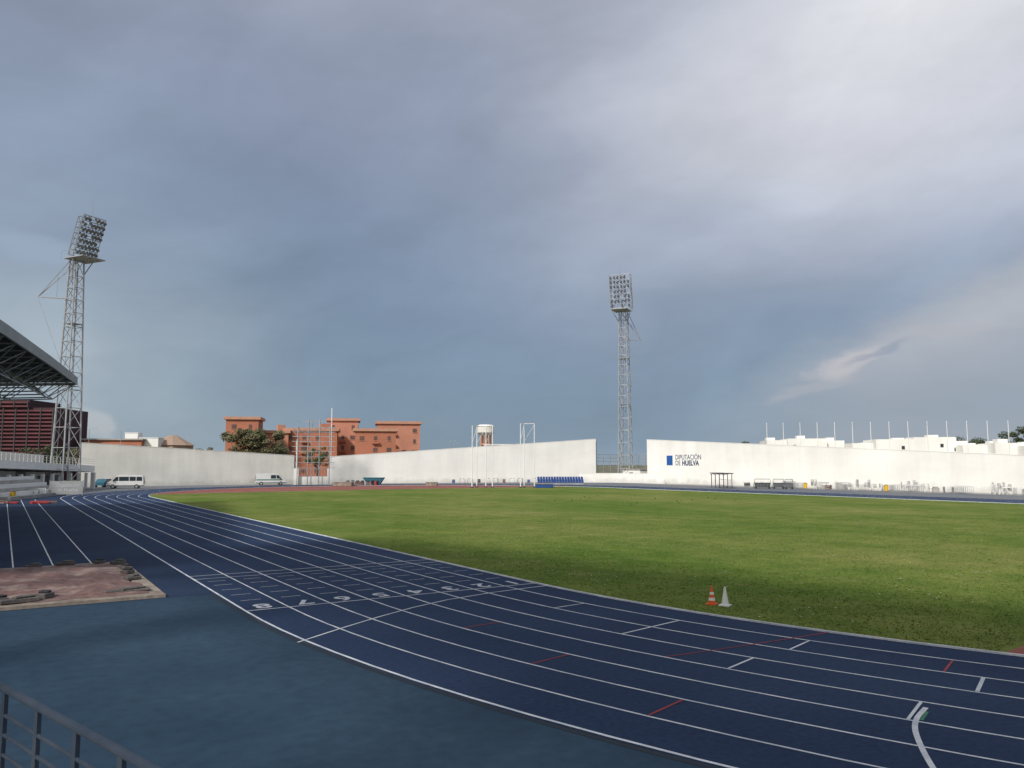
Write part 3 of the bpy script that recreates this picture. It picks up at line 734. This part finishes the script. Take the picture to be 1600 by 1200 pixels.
def hurdle(name,loc,rz,n=6):
    b=MB('white','galv','black')
    for k_ in range(n):
        o=k_*.33
        for sx in(-.56,.56):
            b.tube((sx,o,0.02),(sx,o,.98),.022,5,'galv'); b.tube((sx,o-.05,.03),(sx,o+.65,.03),.03,5,'galv')
        b.box(0,o,.95,1.2,.03,.11,0,'white')
        for sx in(-.3,.3): b.box(sx,o-.018,.95,.22,.004,.11,0,'black')
    return b.obj(name,loc,rz)
def chairs(name,loc,rz,n=4):
    b=MB('white')
    for k_ in range(n):
        z=k_*.12
        b.box(0,0,.44+z,.46,.45,.035); b.box(0,.23,.7+z,.44,.035,.45)
        for sx in(-.21,.21):
            b.box(sx,0,.62+z,.05,.4,.03)
            if k_==0:
                for sy in(-.2,.2): b.tube((sx*1.1,sy*1.1,0),(sx,sy,.44),.025,4)
    return b.obj(name,loc,rz)
def crate(loc,rz):
    b=MB('concrete','blue','orange','white','dark','tarp'); k_=random.choice(('concrete','white','dark','dark','tarp','blue'))
    b.box(0,0,.35,.9,.6,.66,0,k_); b.box(.05,0,.75,.6,.5,.16,.3,random.choice(('concrete','white','dark','orange')))
    for z in(.15,.5): b.box(0,0,z,.96,.64,.06,0,'concrete')
    b.obj('storage_crate',loc,rz)
random.seed(21); yy=104.0
while yy>50:
    kind=random.choice('hhhccbkk.')
    X=random.uniform(113.4,116.2)
    if kind=='h': hurdle('hurdle_stack',(X,yy,0),R(random.uniform(60,120)),random.randint(4,9))
    elif kind=='c':
        for j in range(4): chairs('plastic_chair_stack',(X+random.uniform(-.8,.8),yy-j*.6,0),random.random()*6,random.randint(3,8))
    elif kind=='b': barrier('crowd_barrier',(X,yy,0),R(random.uniform(70,110)),4,1.8,1.1)
    elif kind=='k': crate((X,yy,0),random.random()*3)
    yy-=random.uniform(.9,1.9) if yy<96 else 2.5
for i in range(15):
    u=i/15; X=82+27*u; Y=152.5-8*u
    (hurdle('hurdle_stack',(X,Y,0),R(-20+random.uniform(-20,20)),random.randint(2,5)) if i%3 else crate((X,Y,0),1.0))
def bin_(loc,key='yellow'):
    b=MB(key,'black'); b.tube((0,0,.05),(0,0,.85),.24,14,key,.3); b.tube((0,0,.85),(0,0,.93),.33,14,key,.33,cap=True); b.tube((0,0,.93),(0,0,1.0),.3,14,'black',.12,cap=True); b.tube((0,0,0),(0,0,.05),.22,14,'black',cap=True); b.obj('litter_bin',loc)
for t_,D_ in((.3655,134),(.466,121),(-.621,92)):
    x,y=site(t_,D_); bin_((x,y,0))
def trolley(loc,rz,L_=2.6,h=1.6):
    b=MB('dark','galv','black')
    for sx in(-L_/2,L_/2):
        for sy in(-.5,.5): b.tube((sx,sy,.2),(sx*.8,sy,h),.04,4,'dark')
    for z,k_ in((.25,1),(h*.6,.9),(h,.8)):
        for sy in(-.5,.5): b.tube((-L_/2*k_,sy,z),(L_/2*k_,sy,z),.04,4,'dark')
    for i in range(12):
        u=-L_/2*.85+L_*.85*i/11; b.tube((u,-.5,.25),(u*.95,-.5,h),.02,4,'galv')
    b.box(0,0,.6,L_*.85,.8,.7,0,'dark')
    for sx in(-L_*.35,L_*.35):
        for sy in(-.5,.5): b.tube((sx,sy-.04,.16),(sx,sy+.04,.16),.16,10,'black',cap=True)
    b.obj('equipment_trolley',loc,rz)
for t_,D_,L_ in((.312,134,3.0),(.332,133,2.0),(.345,132,1.4)):
    x,y=site(t_,D_); trolley((x,y,0),R(-50),L_)
sheet('wall_footpath',[[(112.5,-30),(117.7,-30),(117.7,127),(112.5,127)]],'concrete',0.005)
sheet('wall_footpath',[[(60,158.5),(104,147.5),(107.5,143.5),(114.4,144.8),(58,162.8)]],'concrete',0.005)
for t_,D_,s_ in((.04,139,2.2),(-.21,150,2.5),(-.10,150,1.5)):
    x,y=site(t_,D_); b=MB('tarp','blue','beige'); b.box(0,0,.3,s_*1.4,s_,.6,0,'blue' if t_>0 else 'beige'); b.box(0,0,.66,s_*1.45,s_*1.05,.1,0,'beige'); b.obj('landing_mat',(x,y,.02),FACE,bevel=.05)
for i in range(7):
    x,y=site(-.205+.006*i,157); b=MB('tarp','concrete','blue','redline'); k_=random.choice(('redline','concrete','tarp','tarp')); b.box(0,0,.35,.8,.5,.7,.2*i,k_); b.box(.1,0,.8,.5,.4,.2,.5*i,'dark'); b.obj('storage_crate',(x,y,0),FACE)
bn=empty('institution_banner',(*site(-.555,104),0)); bn.rotation_euler=(0,0,R(-24))
b=MB('banner','galv'); b.box(0,0,1.05,3.9,.06,1.7,0,'banner')
for sx in(-2,2): b.tube((sx,0,0),(sx,0,2.0),.05,6,'galv')
o=b.obj('panel'); o.parent=bn
text('lettering_top','Diputación',.62,(.2,-.05,1.35),(R(90),0,0),'greytext',bn); text('lettering_bottom','de Huelva',.62,(.2,-.05,.75),(R(90),0,0),'greytext',bn)
for t_,D_,k_ in((-.607,98,'galv'),(-.600,100,'galv'),(-.592,101,'white')):
    x,y=site(t_,D_); barrier('crowd_barrier',(x,y,0),R(-20),2,2.0,1.05,k_)
b=MB('orange','tarp','redline'); x,y=site(-.612,84)
for i in range(11):
    b.box(random.uniform(-3,3),random.uniform(-.9,.9),.08,random.uniform(.8,1.8),random.uniform(.5,1.1),.15+.02*i,random.random()*3,random.choice(('tarp','tarp','tarp','orange','redline')))
b.obj('folded_tarpaulins',(x,y,0),FACE,bevel=.05)

# ---------------------------------------------------------------- sky / world
SD=Vector((-.9,-.43,0)).normalized(); EL=R(36)
sund=Vector((SD.x*math.cos(EL),SD.y*math.cos(EL),math.sin(EL)))
w=bpy.data.worlds.new('World'); sc.world=w; w.use_nodes=True; nt=w.node_tree; L=nt.links.new
bg=nt.nodes['Background']
def Mt(op,a,b=None,c=None,clamp=False):
    n=nt.nodes.new('ShaderNodeMath'); n.operation=op; n.use_clamp=clamp
    for i,v in enumerate((a,b,c)):
        if v is None: continue
        if isinstance(v,(int,float)): n.inputs[i].default_value=v
        else: L(v,n.inputs[i])
    return n.outputs[0]
tc=nt.nodes.new('ShaderNodeTexCoord'); nm=nt.nodes.new('ShaderNodeVectorMath'); nm.operation='NORMALIZE'; L(tc.outputs['Generated'],nm.inputs[0]); dirv=nm.outputs[0]
sp=nt.nodes.new('ShaderNodeSeparateXYZ'); L(dirv,sp.inputs[0])
az0=Mt('SUBTRACT',Mt('MULTIPLY',Mt('ARCTAN2',sp.outputs[0],sp.outputs[1]),57.2958),32.43)
el0=Mt('MULTIPLY',Mt('ARCSINE',sp.outputs[2]),57.2958)
def wn(scale,sc3,det,rough=.5,src=None):
    mp=nt.nodes.new('ShaderNodeMapping'); mp.inputs['Scale'].default_value=sc3; L(src or dirv,mp.inputs['Vector'])
    n=nt.nodes.new('ShaderNodeTexNoise'); n.inputs['Scale'].default_value=scale; n.inputs['Detail'].default_value=det; n.inputs['Roughness'].default_value=rough; L(mp.outputs['Vector'],n.inputs['Vector']); return n
n1=wn(3.0,(1,1,2.2),5,.5); s1=nt.nodes.new('ShaderNodeSeparateColor'); L(n1.outputs['Color'],s1.inputs[0])
az=Mt('ADD',az0,Mt('MULTIPLY',Mt('SUBTRACT',s1.outputs[0],.5),15))
el=Mt('ADD',el0,Mt('MULTIPLY',Mt('SUBTRACT',s1.outputs[1],.5),8))
n2=wn(9,(1,1,2.5),6,.55); s2=nt.nodes.new('ShaderNodeSeparateColor'); L(n2.outputs['Color'],s2.inputs[0])
azf=Mt('ADD',az0,Mt('MULTIPLY',Mt('SUBTRACT',s2.outputs[0],.5),6)); elf=Mt('ADD',el0,Mt('MULTIPLY',Mt('SUBTRACT',s2.outputs[1],.5),2.4))
def lin(r,g,b):
    f=lambda c:(c/255/12.92 if c/255<=.04045 else ((c/255+.055)/1.055)**2.4); return (f(r),f(g),f(b),1)
def blob(cx,cy,rx,ry,rot=0,A=None,E=None,pw=1):
    A=A or az;E=E or el; c,s=math.cos(R(rot)),math.sin(R(rot))
    dx=Mt('SUBTRACT',A,cx);dy=Mt('SUBTRACT',E,cy)
    u=Mt('DIVIDE',Mt('ADD',Mt('MULTIPLY',dx,c),Mt('MULTIPLY',dy,s)),rx); v=Mt('DIVIDE',Mt('SUBTRACT',Mt('MULTIPLY',dy,c),Mt('MULTIPLY',dx,s)),ry)
    q=Mt('ADD',Mt('MULTIPLY',u,u),Mt('MULTIPLY',v,v))
    if pw!=1: q=Mt('POWER',q,pw)
    return Mt('EXPONENT',Mt('MULTIPLY',q,-1))
def mixc(f,a,b,k=1.0):
    n=nt.nodes.new('ShaderNodeMix'); n.data_type='RGBA'
    if k!=1: f=Mt('MULTIPLY',f,k)
    L(f,n.inputs[0]); L(a,n.inputs[6])
    if isinstance(b,tuple): n.inputs[7].default_value=b
    else: L(b,n.inputs[7])
    return n.outputs[2]
rp=nt.nodes.new('ShaderNodeValToRGB'); rp.color_ramp.interpolation='EASE'; e=rp.color_ramp.elements
e[0].position=0;e[0].color=lin(138,158,174);e[1].position=1;e[1].color=lin(156,163,180)
for p,c in((.10,(124,146,167)),(.30,(118,138,163)),(.45,(124,142,167)),(.70,(141,152,174))): x_=e.new(p); x_.color=lin(*c)
L(Mt('DIVIDE',Mt('MAXIMUM',el,0),36),rp.inputs['Fac']); col=rp.outputs['Color']
col=mixc(blob(-32,7,12,7),col,lin(172,184,192),.8)
col=mixc(blob(-36,17,13,7),col,lin(150,164,184),.65)
col=mixc(blob(-24,3,6,3),col,lin(154,171,183),.5)
col=mixc(blob(24,23,20,9,14),col,lin(210,213,224),1.0)
col=mixc(blob(30,29,17,8,0),col,lin(232,233,238),.95)
col=mixc(blob(12,16,8,3.5,25),col,lin(156,168,187),.55)
col=mixc(blob(35,19,10,5,-5),col,lin(196,200,212),.6)
col=mixc(blob(-8,31,22,4,5),col,lin(166,172,187),.6)
col=mixc(blob(-22,26,13,5,-25),col,lin(134,145,168),.55)
col=mixc(blob(-3,24,9,4,-30),col,lin(134,146,169),.4)
ru=Mt('ADD',Mt('MULTIPLY',az,math.cos(R(28))),Mt('MULTIPLY',el,math.sin(R(28)))); rv=Mt('SUBTRACT',Mt('MULTIPLY',el,math.cos(R(28))),Mt('MULTIPLY',az,math.sin(R(28))))
cb=nt.nodes.new('ShaderNodeCombineXYZ'); L(Mt('MULTIPLY',ru,.035),cb.inputs[0]); L(Mt('MULTIPLY',rv,.09),cb.inputs[1])
n4=wn(1.3,(1,1,1),6,.5,cb.outputs[0])
def mrange(v,a,b,c,d):
    fm=nt.nodes.new('ShaderNodeMapRange'); L(v,fm.inputs['Value']); fm.inputs['From Min'].default_value=a; fm.inputs['From Max'].default_value=b; fm.inputs['To Min'].default_value=c; fm.inputs['To Max'].default_value=d; return fm.outputs[0]
def scale(col,f):
    vs=nt.nodes.new('ShaderNodeVectorMath'); vs.operation='SCALE'; L(col,vs.inputs[0]); L(f,vs.inputs['Scale']); return vs.outputs[0]
col=scale(col,mrange(n4.outputs['Fac'],.3,.7,.90,1.14))
edge=Mt('SUBTRACT',Mt('ADD',Mt('MULTIPLY',Mt('SUBTRACT',azf,14.7),.36),5.6),elf)
wf=Mt('MULTIPLY',Mt('DIVIDE',Mt('ADD',edge,.6),1.9,clamp=True),Mt('DIVIDE',Mt('SUBTRACT',azf,12),14,clamp=True))
wf=Mt('MULTIPLY',wf,Mt('DIVIDE',Mt('SUBTRACT',70,az0),20,clamp=True))
col=mixc(wf,col,lin(160,168,180),.9)
col=mixc(blob(32,9.8,9,2.2,22,azf,elf),col,lin(186,190,198),.75)
col=mixc(blob(30,3,11,1.8,0,azf,elf),col,lin(144,159,174),.5)
col=mixc(blob(22.8,6.6,2.3,.7,16,azf,elf,2),col,lin(202,197,200),.7)
col=mixc(blob(24.5,7.0,2.2,.28,14,azf,elf,2),col,lin(132,146,167),.5)
col=mixc(blob(20.5,5.2,3.2,.45,10,azf,elf,2),col,lin(178,179,187),.5)
col=mixc(blob(29,8.3,4,.6,6,azf,elf,2),col,lin(180,181,189),.6)
col=mixc(blob(-27.5,2.4,.9,1.0,0,azf,elf,2),col,lin(190,194,198),.6)
col=mixc(blob(-31.5,13,3,.8,-10,azf,elf,2),col,lin(158,175,196),.6)
n3=wn(7,(1,1,3.0),8,.58); col=scale(col,mrange(n3.outputs['Fac'],.3,.7,.96,1.04))
dt=nt.nodes.new('ShaderNodeVectorMath'); dt.operation='DOT_PRODUCT'; L(dirv,dt.inputs[0]); dt.inputs[1].default_value=tuple(sund)
gf=nt.nodes.new('ShaderNodeMapRange'); gf.interpolation_type='SMOOTHSTEP'; L(dt.outputs['Value'],gf.inputs['Value']); gf.inputs['From Min'].default_value=.1; gf.inputs['From Max'].default_value=.85
col=mixc(gf.outputs[0],col,(.85,.83,.80,1))
sky=nt.nodes.new('ShaderNodeTexSky'); sky.sky_type='NISHITA'; sky.sun_disc=False; sky.sun_elevation=EL; sky.sun_rotation=math.atan2(SD.x,SD.y)
sk=nt.nodes.new('ShaderNodeVectorMath'); sk.operation='SCALE'; L(sky.outputs[0],sk.inputs[0]); sk.inputs['Scale'].default_value=.08
fx=nt.nodes.new('ShaderNodeMix'); fx.data_type='RGBA'; fx.inputs[0].default_value=.05; L(col,fx.inputs[6]); L(sk.outputs[0],fx.inputs[7])
L(fx.outputs[2],bg.inputs['Color']); bg.inputs['Strength'].default_value=1.0

sl=bpy.data.lights.new('sun','SUN'); sl.energy=3.3; sl.angle=R(6); sl.color=(1,.96,.90)
so=bpy.data.objects.new('sun',sl); sc.collection.objects.link(so); so.rotation_euler=(-sund).to_track_quat('-Z','Y').to_euler()

cam=bpy.data.cameras.new('camera'); cam.lens=28.01; cam.sensor_width=36; cam.clip_end=6000; cam.clip_start=.05
co=bpy.data.objects.new('camera',cam); sc.collection.objects.link(co); co.location=(0,0,4.1); co.rotation_euler=(R(90+5.733),0,-TH)
sc.camera=co
